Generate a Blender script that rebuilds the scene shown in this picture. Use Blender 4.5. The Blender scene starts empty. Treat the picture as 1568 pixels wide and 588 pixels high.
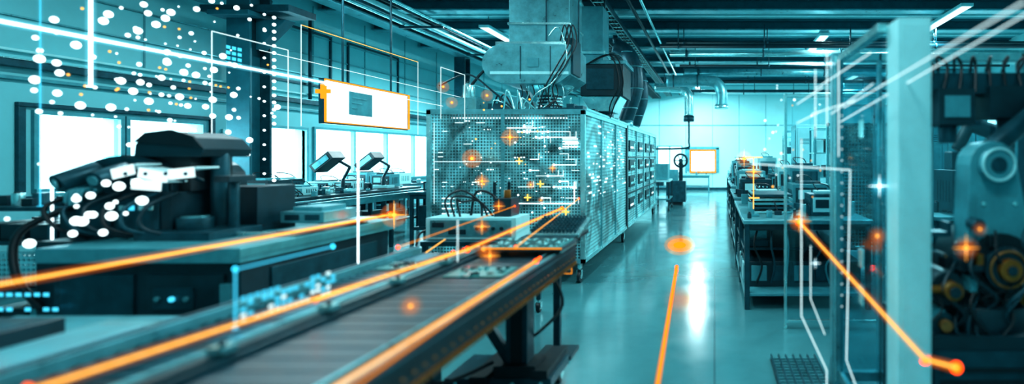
import bpy, bmesh, math, random
from mathutils import Vector, Matrix
random.seed(7)
S = bpy.context.scene
S.view_settings.view_transform = 'Standard'
try: S.view_settings.look = 'Medium High Contrast'
except Exception: pass
S.view_settings.exposure = 0.12

# ---------------------------------------------------------------- materials
MATS = {}
def mat(name, col, rough=.5, metal=0., var=.15, scale=6., bump=.0, spec=.5):
    if name in MATS: return MATS[name]
    m = bpy.data.materials.new(name); m.use_nodes = True
    n = m.node_tree.nodes; l = m.node_tree.links
    b = n['Principled BSDF']
    b.inputs['Metallic'].default_value = metal
    b.inputs['Specular IOR Level'].default_value = spec
    tc = n.new('ShaderNodeTexCoord'); nz = n.new('ShaderNodeTexNoise')
    nz.inputs['Scale'].default_value = scale; nz.inputs['Detail'].default_value = 8; nz.inputs['Roughness'].default_value = .65
    l.new(tc.outputs['Object'], nz.inputs['Vector'])
    r = n.new('ShaderNodeValToRGB')
    r.color_ramp.elements[0].position = .3; r.color_ramp.elements[1].position = .7
    r.color_ramp.elements[0].color = (*[c*(1-var) for c in col], 1)
    r.color_ramp.elements[1].color = (*[min(1, c*(1+var)) for c in col], 1)
    l.new(nz.outputs['Fac'], r.inputs['Fac']); l.new(r.outputs['Color'], b.inputs['Base Color'])
    mr = n.new('ShaderNodeMapRange'); mr.inputs['To Min'].default_value = max(.05, rough-.12); mr.inputs['To Max'].default_value = min(1, rough+.15)
    l.new(nz.outputs['Fac'], mr.inputs['Value']); l.new(mr.outputs[0], b.inputs['Roughness'])
    if bump:
        bp = n.new('ShaderNodeBump'); bp.inputs['Strength'].default_value = bump; bp.inputs['Distance'].default_value = .01
        l.new(nz.outputs['Fac'], bp.inputs['Height']); l.new(bp.outputs['Normal'], b.inputs['Normal'])
    MATS[name] = m; return m
def emit(name, col, st):
    m = bpy.data.materials.new(name); m.use_nodes = True
    n = m.node_tree.nodes; l = m.node_tree.links
    n.remove(n['Principled BSDF']); e = n.new('ShaderNodeEmission')
    e.inputs['Color'].default_value = (*col, 1); e.inputs['Strength'].default_value = st
    l.new(e.outputs[0], n['Material Output'].inputs['Surface']); MATS[name] = m; return m
def glow(name, col, st, ab=None, dens=0):
    """glow halo imitated by volume emission with a little coloured absorption"""
    m = bpy.data.materials.new(name); m.use_nodes = True
    n = m.node_tree.nodes; l = m.node_tree.links
    n.remove(n['Principled BSDF']); e = n.new('ShaderNodeEmission')
    e.inputs['Color'].default_value = (*col, 1); e.inputs['Strength'].default_value = st
    out = e.outputs[0]
    if ab:
        a = n.new('ShaderNodeVolumeAbsorption'); a.inputs['Color'].default_value = (*ab, 1); a.inputs['Density'].default_value = dens
        s = n.new('ShaderNodeAddShader'); l.new(e.outputs[0], s.inputs[0]); l.new(a.outputs[0], s.inputs[1]); out = s.outputs[0]
    l.new(out, n['Material Output'].inputs['Volume']); MATS[name] = m; return m
def glass(name, col=(.8, .97, 1), refl=.07):
    m = bpy.data.materials.new(name); m.use_nodes = True
    n = m.node_tree.nodes; l = m.node_tree.links
    n.remove(n['Principled BSDF'])
    t = n.new('ShaderNodeBsdfTransparent'); t.inputs[0].default_value = (*col, 1)
    g = n.new('ShaderNodeBsdfGlossy'); g.inputs['Roughness'].default_value = .05
    x = n.new('ShaderNodeMixShader'); x.inputs[0].default_value = refl
    l.new(t.outputs[0], x.inputs[1]); l.new(g.outputs[0], x.inputs[2])
    l.new(x.outputs[0], n['Material Output'].inputs['Surface']); MATS[name] = m; return m
def perforated(name, axes, col, spacing=.034, rad=.3, hole_alpha=.75, lo=.35, hi=1.7):
    """sheet metal with a regular grid of round punched holes"""
    m = bpy.data.materials.new(name); m.use_nodes = True
    n = m.node_tree.nodes; l = m.node_tree.links
    b = n['Principled BSDF']; b.inputs['Metallic'].default_value = .4; b.inputs['Roughness'].default_value = .34
    tc = n.new('ShaderNodeTexCoord'); sp = n.new('ShaderNodeSeparateXYZ'); cb = n.new('ShaderNodeCombineXYZ')
    l.new(tc.outputs['Object'], sp.inputs[0])
    l.new(sp.outputs[axes[0]], cb.inputs[0]); l.new(sp.outputs[axes[1]], cb.inputs[1])
    sc = n.new('ShaderNodeVectorMath'); sc.operation = 'SCALE'; sc.inputs['Scale'].default_value = 1/spacing
    fr = n.new('ShaderNodeVectorMath'); fr.operation = 'FRACTION'
    sb = n.new('ShaderNodeVectorMath'); sb.operation = 'SUBTRACT'; sb.inputs[1].default_value = (.5, .5, 0)
    ln = n.new('ShaderNodeVectorMath'); ln.operation = 'LENGTH'
    lt = n.new('ShaderNodeMath'); lt.operation = 'LESS_THAN'; lt.inputs[1].default_value = rad
    mu = n.new('ShaderNodeMath'); mu.operation = 'MULTIPLY'; mu.inputs[1].default_value = hole_alpha
    l.new(cb.outputs[0], sc.inputs[0]); l.new(sc.outputs[0], fr.inputs[0]); l.new(fr.outputs[0], sb.inputs[0])
    l.new(sb.outputs[0], ln.inputs[0]); l.new(ln.outputs['Value'], lt.inputs[0]); l.new(lt.outputs[0], mu.inputs[0])
    nz = n.new('ShaderNodeTexNoise'); nz.inputs['Scale'].default_value = 1.6; nz.inputs['Distortion'].default_value = 1.5
    l.new(tc.outputs['Object'], nz.inputs['Vector'])
    r = n.new('ShaderNodeValToRGB'); r.color_ramp.elements[0].position = .38; r.color_ramp.elements[1].position = .62
    r.color_ramp.elements[0].color = (*[c*lo for c in col], 1); r.color_ramp.elements[1].color = (*[min(1, c*hi) for c in col], 1)
    l.new(nz.outputs['Fac'], r.inputs['Fac']); l.new(r.outputs['Color'], b.inputs['Base Color'])
    t = n.new('ShaderNodeBsdfTransparent'); x = n.new('ShaderNodeMixShader')
    l.new(mu.outputs[0], x.inputs[0]); l.new(b.outputs[0], x.inputs[1]); l.new(t.outputs[0], x.inputs[2])
    l.new(x.outputs[0], n['Material Output'].inputs['Surface']); MATS[name] = m; return m

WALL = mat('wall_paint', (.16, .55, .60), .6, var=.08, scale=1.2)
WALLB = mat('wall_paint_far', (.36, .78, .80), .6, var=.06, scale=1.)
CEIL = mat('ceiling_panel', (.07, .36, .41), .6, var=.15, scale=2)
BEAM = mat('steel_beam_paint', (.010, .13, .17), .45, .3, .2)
PALE = mat('pale_enamel', (.36, .76, .79), .35, 0, .1)
MID = mat('teal_enamel', (.06, .31, .36), .4, .1, .22)
GREY = mat('grey_metal', (.13, .43, .48), .3, .6, .25, 9)
STEEL = mat('bright_steel', (.46, .85, .89), .22, .85, .2, 12)
DARK = mat('dark_plastic', (.003, .032, .045), .38, 0, .3)
DARK2 = mat('dark_metal', (.009, .075, .10), .36, .4, .35, 9)
BLACK = mat('black_rubber', (.002, .014, .02), .45, 0, .3)
BELT = mat('conveyor_belt_rubber', (.004, .035, .05), .42, 0, .4, 14, .15, .35)
ROLL = mat('dark_roller_steel', (.015, .10, .13), .3, .7, .3, 9)
BRONZE = mat('bronze_motor', (.30, .115, .02), .4, .5, .45)
COPPER = mat('copper_edge', (.32, .14, .04), .4, .4, .4, 30)
PCB = mat('circuit_board', (.02, .2, .2), .4, .1, .3, 40)
PAPER = mat('paper', (.7, .93, .95), .6, 0, .04)
PERF_F = perforated('perforated_sheet_front', (0, 2), (.22, .58, .63), .036, .36, .88, .25, 1.6)
PERF_S = perforated('perforated_sheet_side', (1, 2), (.26, .66, .70), .045, .30, .75, .4, 1.45)
PERF_B = perforated('fence_mesh', (0, 2), (.22, .55, .6), .05, .42, .9)
GLASS = glass('clear_glass')
GLASS2 = glass('machine_guard_glass', (.72, .92, .95), .08)
GLASS3 = glass('light_partition_glass', (.82, .95, .97), .09)
E_WH = emit('light_white', (.78, .98, 1), 2.6)
E_LN = emit('light_line_white', (.70, .97, 1), 1.2)
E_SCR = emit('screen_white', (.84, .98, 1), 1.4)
E_CY = emit('light_cyan', (.08, .70, 1), 1.1)
E_OR = emit('light_orange', (1, .36, .02), 1.1)
E_YE = emit('light_amber', (1, .50, .10), 1.7)
G_OR = glow('orange_halo', (1, .24, .01), 5, (1, .55, .15), 7)  # emitting volumes that imitate the glow around light lines and nodes
G_OR2 = glow('orange_halo_soft', (1, .25, .01), 1.7, (1, .6, .25), 4)
G_WH = glow('white_halo', (.2, .8, 1), 4.5)
G_WH2 = glow('cyan_halo_soft', (.05, .7, 1), 1.8)

def floor_mat():
    m = bpy.data.materials.new('polished_concrete'); m.use_nodes = True
    n = m.node_tree.nodes; l = m.node_tree.links; b = n['Principled BSDF']
    tc = n.new('ShaderNodeTexCoord')
    a = n.new('ShaderNodeTexNoise'); a.inputs['Scale'].default_value = .7; a.inputs['Detail'].default_value = 10; a.inputs['Roughness'].default_value = .65
    l.new(tc.outputs['Object'], a.inputs['Vector'])
    r = n.new('ShaderNodeValToRGB'); r.color_ramp.elements[0].position = .3; r.color_ramp.elements[1].position = .72
    r.color_ramp.elements[0].color = (.038, .175, .20, 1); r.color_ramp.elements[1].color = (.085, .29, .315, 1)
    l.new(a.outputs['Fac'], r.inputs['Fac'])
    br = n.new('ShaderNodeTexBrick'); br.offset = 0; br.inputs['Scale'].default_value = 1
    br.inputs['Brick Width'].default_value = 4.2; br.inputs['Row Height'].default_value = 3.4
    br.inputs['Mortar Size'].default_value = .008
    br.inputs['Color1'].default_value = (1, 1, 1, 1); br.inputs['Color2'].default_value = (.93, .93, .93, 1)
    br.inputs['Mortar'].default_value = (.5, .55, .55, 1)
    l.new(tc.outputs['Object'], br.inputs['Vector'])
    mx = n.new('ShaderNodeMix'); mx.data_type = 'RGBA'; mx.blend_type = 'MULTIPLY'; mx.inputs[0].default_value = 1
    l.new(r.outputs[0], mx.inputs[6]); l.new(br.outputs['Color'], mx.inputs[7]); l.new(mx.outputs[2], b.inputs['Base Color'])
    c = n.new('ShaderNodeTexNoise'); c.inputs['Scale'].default_value = 3; c.inputs['Detail'].default_value = 8
    l.new(tc.outputs['Object'], c.inputs['Vector'])
    mr = n.new('ShaderNodeMapRange'); mr.inputs['To Min'].default_value = .05; mr.inputs['To Max'].default_value = .30
    l.new(c.outputs['Fac'], mr.inputs['Value']); l.new(mr.outputs[0], b.inputs['Roughness'])
    b.inputs['Specular IOR Level'].default_value = 1.0
    MATS['polished_concrete'] = m; return m
FLOOR = floor_mat()

# ---------------------------------------------------------------- mesh kit
class Obj:
    def __init__(s, name, bevel=0.006):
        s.name = name; s.bm = bmesh.new(); s.mats = []; s.bevel = bevel
    def mi(s, m):
        if m not in s.mats: s.mats.append(m)
        return s.mats.index(m)
    def _tag(s, verts, m, smooth=False, M=None):
        if M is not None: bmesh.ops.transform(s.bm, matrix=M, verts=verts)
        i = s.mi(m); fs = {f for v in verts for f in v.link_faces}
        for f in fs:
            f.material_index = i
            f.smooth = smooth and len(f.verts) <= 4
    def box(s, x0, x1, y0, y1, z0, z1, m, rot=None):
        r = bmesh.ops.create_cube(s.bm, size=1)['verts']
        c = Vector(((x0+x1)/2, (y0+y1)/2, (z0+z1)/2))
        M = Matrix.Translation(c)
        if rot: M = M @ Matrix.Rotation(math.radians(rot[1]), 4, rot[0])
        M = M @ Matrix.Diagonal((abs(x1-x0), abs(y1-y0), abs(z1-z0), 1))
        s._tag(r, m, False, M); return s
    def cyl(s, p0, p1, r, m, r2=None, seg=20):
        p0 = Vector(p0); p1 = Vector(p1); d = p1-p0
        v = bmesh.ops.create_cone(s.bm, cap_ends=True, segments=seg, radius1=r, radius2=r if r2 is None else r2, depth=d.length)['verts']
        M = Matrix.Translation((p0+p1)/2) @ d.to_track_quat('Z', 'Y').to_matrix().to_4x4()
        s._tag(v, m, True, M); return s
    def sph(s, c, r, m, sc=(1, 1, 1), seg=16):
        v = bmesh.ops.create_uvsphere(s.bm, u_segments=seg, v_segments=max(6, seg//2), radius=r)['verts']
        s._tag(v, m, True, Matrix.Translation(c) @ Matrix.Diagonal((*sc, 1))); return s
    def ico(s, c, r, m):
        v = bmesh.ops.create_icosphere(s.bm, subdivisions=2, radius=r)['verts']
        s._tag(v, m, True, Matrix.Translation(c)); return s
    def prism(s, pts, axis, a0, a1, m, smooth=False):
        def P(p, a):
            return {'X': (a, p[0], p[1]), 'Y': (p[0], a, p[1]), 'Z': (p[0], p[1], a)}[axis]
        A = [s.bm.verts.new(P(p, a0)) for p in pts]; B = [s.bm.verts.new(P(p, a1)) for p in pts]
        i = s.mi(m); k = len(pts); fs = [s.bm.faces.new(A), s.bm.faces.new(B[::-1])]
        for j in range(k):
            f = s.bm.faces.new([A[j], B[j], B[(j+1) % k], A[(j+1) % k]]); f.smooth = smooth; fs.append(f)
        for f in fs: f.material_index = i
        bmesh.ops.recalc_face_normals(s.bm, faces=fs); return s
    def tube(s, pts, r, m, seg=10, sub=6):
        P = [Vector(p) for p in pts]
        if sub > 1 and len(P) > 2:
            Q = []
            for i in range(len(P)-1):
                a = P[max(i-1, 0)]; b = P[i]; c = P[i+1]; d = P[min(i+2, len(P)-1)]
                for k in range(sub):
                    t = k/sub
                    Q.append(.5*((2*b)+(c-a)*t+(2*a-5*b+4*c-d)*t*t+(3*b-a-3*c+d)*t**3))
            Q.append(P[-1]); P = Q
        rings = []; up = Vector((0.013, .021, 1))
        for i, p in enumerate(P):
            t = (P[min(i+1, len(P)-1)]-P[max(i-1, 0)]).normalized()
            u = up - t*up.dot(t)
            if u.length < .05: u = Vector((1, 0, 0)) - t*t.x
            u.normalize(); w = t.cross(u); up = u
            rings.append([s.bm.verts.new(p+r*(math.cos(a)*u+math.sin(a)*w)) for a in [2*math.pi*k/seg for k in range(seg)]])
        i = s.mi(m); fs = []
        for A, B in zip(rings, rings[1:]):
            for k in range(seg):
                f = s.bm.faces.new([A[k], A[(k+1) % seg], B[(k+1) % seg], B[k]]); f.smooth = True; fs.append(f)
        fs += [s.bm.faces.new(rings[0][::-1]), s.bm.faces.new(rings[-1])]
        for f in fs: f.material_index = i
        bmesh.ops.recalc_face_normals(s.bm, faces=fs); return s
    def ring(s, c, R, r, m, axis='Y', seg=28):
        pts = []
        for k in range(seg+1):
            a = 2*math.pi*k/seg; u, w = R*math.cos(a), R*math.sin(a)
            pts.append({'Y': (c[0]+u, c[1], c[2]+w), 'X': (c[0], c[1]+u, c[2]+w), 'Z': (c[0]+u, c[1]+w, c[2])}[axis])
        return s.tube(pts, r, m, 6, 1)
    def caster(s, x, y, z, r=.05):
        s.cyl((x, y, z+2*r+.03), (x, y, z+2*r), .018, STEEL, seg=10)
        s.box(x-.028, x-.022, y-.03, y+.03, z+r, z+2*r+.005, STEEL).box(x+.022, x+.028, y-.03, y+.03, z+r, z+2*r+.005, STEEL)
        s.cyl((x-.018, y, z+r), (x+.018, y, z+r), r, BLACK, seg=20)
        s.cyl((x-.024, y, z+r), (x+.024, y, z+r), r*.4, STEEL, seg=10); return s
    def done(s):
        me = bpy.data.meshes.new(s.name); s.bm.to_mesh(me); s.bm.free()
        for m in s.mats: me.materials.append(m)
        o = bpy.data.objects.new(s.name, me); S.collection.objects.link(o)
        if s.bevel:
            b = o.modifiers.new('bevel', 'BEVEL'); b.width = s.bevel; b.segments = 2; b.limit_method = 'ANGLE'; b.angle_limit = math.radians(50)
        return o

# ---------------------------------------------------------------- room shell  (x right, y away, z up; metres)
XL, XR, YB, YF, ZC = -8.0, 8.0, 24.5, -2.0, 4.7
Obj('floor', 0).box(XL-.2, XR+.2, YF-.2, YB+.2, -.2, 0, FLOOR).done()
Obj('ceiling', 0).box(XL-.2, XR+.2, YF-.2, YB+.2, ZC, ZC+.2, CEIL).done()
def wall(name, axis, a0, a1, u0, u1, holes, m):
    o = Obj(name, 0); us = sorted({u0, u1, *[h[0] for h in holes], *[h[1] for h in holes]})
    zs = sorted({0, ZC, *[h[2] for h in holes], *[h[3] for h in holes]})
    for i in range(len(us)-1):
        for j in range(len(zs)-1):
            cu, cz = (us[i]+us[i+1])/2, (zs[j]+zs[j+1])/2
            if any(h[0] < cu < h[1] and h[2] < cz < h[3] for h in holes): continue
            if axis == 'X': o.box(a0, a1, us[i], us[i+1], zs[j], zs[j+1], m)
            else: o.box(us[i], us[i+1], a0, a1, zs[j], zs[j+1], m)
    bmesh.ops.remove_doubles(o.bm, verts=o.bm.verts, dist=.0005)
    o.done()
wn = [0]
def window(axis, a, u0, u1, z0, z1, n=1, fm=PALE, inward=1, t=.05):
    wn[0] += 1; o = Obj('window_%d' % wn[0], .004)
    def B(ua, ub, za, zb, d0, d1, m):
        lo, hi = sorted((a+inward*d0, a+inward*d1))
        if axis == 'X': o.box(lo, hi, ua, ub, za, zb, m)
        else: o.box(ua, ub, lo, hi, za, zb, m)
    B(u0-t, u1+t, z1, z1+t, -.06, .04, fm); B(u0-t, u1+t, z0-t, z0, -.06, .07, fm)
    B(u0-t, u0, z0, z1, -.06, .04, fm); B(u1, u1+t, z0, z1, -.06, .04, fm)
    for k in range(1, n):
        c = u0+(u1-u0)*k/n; B(c-t/2, c+t/2, z0, z1, -.06, .03, fm)
    B(u0, u1, z0, z1, -.05, -.044, GLASS)
    o.done()
LH = [(6.4, 7.28, 1.12, 2.0), (7.4, 8.45, 1.12, 2.0), (9.55, 10.6, .98, 2.02), (10.85, 15.6, .98, 2.05)]
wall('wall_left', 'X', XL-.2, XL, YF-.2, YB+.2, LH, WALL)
for k, h in enumerate(LH): window('X', XL, *h, n=(1, 1, 1, 4)[k], fm=(MID, MID, MID, MID)[k])
BH = [(-2.55, -1.5, .8, 1.95), (-1.05, 0.0, .85, 1.75), (5.6, 7.3, 1.5, 2.8)]
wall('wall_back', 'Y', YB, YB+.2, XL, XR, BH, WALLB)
for k, h in enumerate(BH): window('Y', YB, *h, n=(2, 1, 2)[k], fm=(MID, E_OR, MID)[k], inward=-1, t=(.05, .07, .05)[k])
o = Obj('trim_6', .003); o.box(-1.32, -1.12, YB-.05, YB-.001, .8, 1.9, MID).box(.07, .2, YB-.05, YB-.001, .8, 1.9, MID).box(-1.32, .2, YB-.05, YB-.001, 1.83, 1.95, MID); o.done()
RH = [(10.2, 12.2, 1.55, 2.95), (14.4, 17.8, 1.55, 2.95)]
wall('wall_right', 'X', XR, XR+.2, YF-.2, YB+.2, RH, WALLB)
for h in RH: window('X', XR, *h, n=2, inward=-1)
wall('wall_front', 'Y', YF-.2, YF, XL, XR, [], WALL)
Obj('baseboard_left').box(XL, XL+.03, YF, YB, 0, .12, DARK2).done()
Obj('baseboard_right').box(XR-.03, XR, YF, YB, 0, .12, DARK2).done()
Obj('baseboard_back').box(XL+.03, XR-.03, YB-.03, YB, 0, .12, DARK2).done()
t = Obj('trim_1'); x0 = XL+.002
t.box(x0, XL+.05, 6.2, 8.65, 2.08, 2.13, DARK2).box(x0, XL+.05, 6.2, 8.65, .99, 1.04, DARK2)
t.box(x0, XL+.05, 6.2, 6.27, 1.04, 2.08, DARK2).box(x0, XL+.05, 8.58, 8.65, 1.04, 2.08, DARK2); t.done()
t = Obj('trim_2'); t.box(x0, XL+.12, 2, 20, 2.52, 2.60, DARK2).box(x0, XL+.07, 2, 20, 2.70, 2.73, PALE)
t.box(x0, XL+.06, 2, 20, 2.38, 2.42, MID).box(x0, XL+.13, 2, 20, 2.60, 2.615, STEEL); t.done()
t = Obj('trim_3', 0)
for k in range(14): t.box(x0, XL+.012, 1.2+1.6*k, 1.22+1.6*k, 2.75, 4.5, MID)
for z in (3.1, 3.5, 3.9): t.box(x0, XL+.03, 1, 24, z, z+.02, GREY)
t.done()
t = Obj('trim_4', 0)
for k in range(13): t.box(-7.3+1.2*k, -7.285+1.2*k, YB-.012, YB-.001, .15, 4.5, GREY)
t.box(XL+.1, XR-.1, YB-.02, YB-.001, 2.9, 2.94, GREY); t.done()
t = Obj('trim_5', .003)
for a in (9.4, 11.8):
    t.box(x0, XL+.04, a, a+1.9, 3.95, 3.99, DARK2).box(x0, XL+.04, a, a+1.9, 2.9, 2.94, DARK2).box(x0, XL+.04, a, a+.04, 2.94, 3.95, DARK2).box(x0, XL+.04, a+1.86, a+1.9, 2.94, 3.95, DARK2)
t.done()

# ---------------------------------------------------------------- ceiling structure
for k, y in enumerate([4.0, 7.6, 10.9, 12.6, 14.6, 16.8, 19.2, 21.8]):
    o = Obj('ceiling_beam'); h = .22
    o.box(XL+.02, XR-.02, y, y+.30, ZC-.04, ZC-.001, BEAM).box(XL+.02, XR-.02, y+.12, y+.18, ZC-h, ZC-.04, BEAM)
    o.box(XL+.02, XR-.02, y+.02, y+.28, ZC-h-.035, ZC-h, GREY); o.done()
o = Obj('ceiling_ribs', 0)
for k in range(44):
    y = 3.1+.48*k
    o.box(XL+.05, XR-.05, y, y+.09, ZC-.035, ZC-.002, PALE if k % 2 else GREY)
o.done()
o = Obj('crane_rail_beam'); o.box(-7.15, -6.8, 2, 24.3, 4.27, 4.31, GREY).box(-7.0, -6.95, 2, 24.3, 4.31, 4.42, BEAM).box(-7.15, -6.8, 2, 24.3, 4.4, 4.43, BEAM); o.done()
o = Obj('steel_column')
o.box(-7.2, -6.85, 8.0, 8.04, 0, 4.26, BEAM).box(-7.2, -6.85, 8.36, 8.4, 0, 4.26, DARK2).box(-7.05, -7.0, 8.04, 8.36, 0, 4.26, BEAM)
o.box(-7.3, -6.82, 7.85, 8.5, 0, .03, DARK2).box(-7.3, -6.7, 7.8, 8.5, 3.55, 3.62, BEAM)
o.prism([(-6.85, 3.1), (-6.85, 3.55), (-6.4, 3.55)], 'Y', 8.1, 8.3, BEAM)
o.box(-7.5, -6.2, 7.9, 8.45, 3.62, 3.72, DARK2); o.done()
o = Obj('steel_column'); o.box(-7.2, -6.9, 15, 15.04, 0, 4.26, DARK2).box(-7.2, -6.9, 15.3, 15.34, 0, 4.26, DARK2).box(-7.07, -7.02, 15.04, 15.3, 0, 4.26, BEAM); o.done()
o = Obj('steel_column'); o.box(-4.35, -4.1, 12.0, 12.25, 0, 4.4, BEAM).box(-4.38, -4.07, 11.97, 12.28, 0, .04, DARK2); o.done()
o = Obj('ceiling_conduit_bundle', 0)
for x, z, r, m in [(-6.3, 4.2, .035, STEEL), (-6.15, 4.2, .025, DARK2), (-5.95, 4.2, .045, PALE), (-5.7, 4.2, .02, DARK), (-5.55, 4.2, .03, STEEL)]:
    o.cyl((x, 2, z), (x, 24.3, z), r, m, seg=10)
for y in range(5, 24, 3): o.box(-6.4, -5.5, y, y+.04, 4.11, 4.15, DARK2).box(-6.0, -5.97, y, y+.03, 4.15, 4.43, DARK2)
o.done()
for xa, xb, zz, n_, m_ in ((-2.72, -2.38, 4.05, 4, DARK), (-2.1, -1.9, 4.15, 2, DARK2)):
    o = Obj('cable_tray', .003)
    for x in (xa, xb): o.box(x-.012, x+.012, 3, 24, zz, zz+.1, m_)
    for k in range(70): o.box(xa, xb, 3+.3*k, 3.03+.3*k, zz, zz+.015, STEEL if m_ == DARK2 else DARK2)
    for k in range(n_): o.cyl((xa+.05+.07*k, 3, zz+.04), (xa+.05+.07*k, 24, zz+.04), .025, BLACK, seg=8)
    for y in (5, 8.8, 12, 15.5, 18.5): o.cyl((xa, y, zz+.1), (xa, y, 4.43), .01, DARK2, seg=6)
    o.done()
o = Obj('sprinkler_pipe', 0)
for x, z, r, m in [(-1.55, 4.3, .035, DARK), (-1.3, 4.25, .025, STEEL), (-3.1, 4.25, .03, STEEL), (-3.4, 4.25, .045, PALE)]: o.cyl((x, 3, z), (x, 24.4, z), r, m, seg=10)
o.done()
for y, z, r, m, x0, x1 in [(12.0, 3.95, .05, DARK, -1.2, 7.8), (13.4, 4.05, .08, STEEL, -1.1, 7.8), (17.9, 3.98, .06, DARK, -1.2, 7.8), (15.3, 4.1, .06, PALE, -1.1, 7.8), (20.6, 3.95, .08, PALE, -1.2, 7.9), (12.35, 4.1, .03, DARK, -1.1, 7.6), (14.0, 3.85, .03, DARK, -.9, 7.6), (19.0, 3.8, .05, DARK2, -.9, 7.6), (16.4, 4.05, .11, GREY, -.9, 7.8)]:
    o = Obj('ceiling_pipe', 0); o.cyl((x0, y, z), (x1, y, z), r, m, seg=12)
    for x in [x0+.4+1.9*k for k in range(int((x1-x0)/1.9))]: o.cyl((x, y, z), (x, y, 4.43), .012, DARK2, seg=6); o.cyl((x-.02, y, z), (x+.02, y, z), r+.012, DARK2, seg=12)
    o.done()
o = Obj('exhaust_duct', 0)
o.tube([(-1.4, 15.9, 3.72), (-.7, 15.9, 3.72), (-.3, 15.9, 3.72), (.05, 15.9, 3.66), (.2, 15.9, 3.4), (.2, 15.9, 3.0)], .17, GREY, 16)
for x in (-1.2, -.5): o.ring((x, 15.9, 3.72), .18, .02, DARK2, 'X')
o.cyl((.2, 15.9, 3.02), (.2, 15.9, 2.9), .2, STEEL); o.cyl((-.9, 15.9, 3.88), (-.9, 15.9, 4.43), .012, DARK2, seg=6)
o.done()
o = Obj('exhaust_duct', 0)
o.tube([(-1.9, 17.3, 3.7), (-1.5, 17.3, 3.7), (-1.05, 17.3, 3.66), (-.85, 17.3, 3.5), (-.82, 17.3, 3.2), (-.82, 17.3, 2.8)], .14, STEEL, 16)
o.cyl((-.82, 17.3, 2.8), (-.82, 17.3, 2.62), .17, DARK2); o.tube([(-.82, 17.3, 2.62), (-.82, 17.3, 2.0), (-.9, 17.3, 1.78), (-1.9, 17.3, 1.75)], .03, DARK2, 8); o.cyl((-1.6, 17.3, 3.8), (-1.6, 17.3, 4.43), .012, DARK2, seg=6); o.done()
def lamp(x, y, L=2.6, e=150):
    o = Obj('ceiling_or_fill_lamp'); o.box(x-.12, x+.12, y-L/2, y+L/2, 4.36, 4.42, PALE); o.box(x-.09, x+.09, y-L/2+.03, y+L/2-.03, 4.35, 4.36, E_SCR)
    for s_ in (-1, 1): o.cyl((x, y+s_*L*.4, 4.42), (x, y+s_*L*.4, ZC), .008, DARK2, seg=6)
    o.done()
    d = bpy.data.lights.new('ceiling_or_fill_light', 'AREA'); d.shape = 'RECTANGLE'; d.size = .3; d.size_y = L; d.energy = e; d.color = (.70, .96, 1)
    b = bpy.data.objects.new('ceiling_or_fill_light', d); b.location = (x, y, 4.33); S.collection.objects.link(b)
for x, y, e in [(-4.6, 6.2, 140), (-.6, 4.4, 115), (.2, .3, 80), (-3.4, .8, 45), (3.2, 8.4, 210), (5, 5, 110), (4.8, 11.5, 240), (2.6, 14.0, 280), (-.7, 21.6, 400), (-5.1, 13.2, 260), (5, 19.8, 380), (-5.2, 20, 220)]: lamp(x, y, 2.4, e)  # the two lamps nearest the camera are added fill for the foreground

def clutter(x0, x1, y0, y1, z, n, seed, hmax=.14, name='small_parts_assortment'):
    R = random.Random(seed); o = Obj(name, .002); ms = (PALE, DARK, DARK, MID, STEEL, DARK2, GREY)
    for k in range(n):
        x = R.uniform(x0+.05, x1-.1); y = R.uniform(y0+.05, y1-.1); m = R.choice(ms); t = R.random(); h = R.uniform(.02, hmax)
        if t < .45: o.box(x, x+R.uniform(.03, .12), y, y+R.uniform(.03, .12), z, z+h, m, ('Z', R.uniform(-30, 30)))
        elif t < .7:
            r = R.uniform(.012, .035); o.cyl((x, y, z), (x, y, z+h), r, m, seg=12); o.cyl((x, y, z+h), (x, y, z+h+.012), r*.6, DARK, seg=10)
        elif t < .85:
            o.ring((x, y, z+.008), R.uniform(.03, .06), .007, BLACK, 'Z', 16)
        else: o.tube([(x, y, z+.01), (x+R.uniform(-.1, .1), y+.06, z+h), (x+R.uniform(-.1, .1), y+.15, z+h*.6), (x+.05, y+.2, z+.01)], .006, BLACK, 6, 4)
    o.done()

# ---------------------------------------------------------------- central enclosed machine
o = Obj('perforated_machine_enclosure', .004)
x0, x1, y0, y1, z0, z1 = -3.4, -1.53, 6.4, 14.2, .24, 2.05
for x in (x0, x1-.05):
    for y in (y0, 9.5, y1-.05): o.box(x, x+.05, y, y+.05 if y != 9.5 else y+.12, z0, z1, DARK if y == 9.5 else STEEL)
for z in (z0, z1-.05, ):
    o.box(x0, x1, y0, y0+.05, z, z+.05, GREY); o.box(x0, x1, y1-.05, y1, z, z+.05, STEEL)
    for x in (x0, x1-.05): o.box(x, x+.05, y0, y1, z, z+.05, STEEL if x > -2 else DARK2)
o.box(-2.52, -2.48, y0-.005, y0+.04, z0, z1, GREY)
o.box(x0+.05, -2.52, y0+.012, y0+.018, z0+.05, z1-.05, PERF_F); o.box(-2.48, x1-.05, y0+.012, y0+.018, z0+.05, z1-.05, PERF_F)
for a, b in ((y0+.05, 9.5), (9.62, y1-.05)):
    o.box(x1-.03, x1-.024, a, b, z0+.05, z1-.05, PERF_S)
    o.box(x0+.024, x0+.03, a, b, z0+.05, z1-.05, PERF_S)
for y in (7.4, 8.45, 10.7, 11.8, 12.9): o.box(x1-.035, x1-.003, y, y+.03, z0+.05, z1-.05, GREY)
random.seed(33)
for y in (10.1, 11.3, 12.4, 13.4):
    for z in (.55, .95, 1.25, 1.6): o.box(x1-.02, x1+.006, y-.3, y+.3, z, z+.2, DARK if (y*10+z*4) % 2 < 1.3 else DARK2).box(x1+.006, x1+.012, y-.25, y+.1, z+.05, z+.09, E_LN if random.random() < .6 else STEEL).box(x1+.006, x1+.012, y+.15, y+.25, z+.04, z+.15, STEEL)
for z in (.85, 1.5): o.box(x1-.02, x1+.004, 9.65, y1-.05, z-.02, z+.005, DARK)
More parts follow.
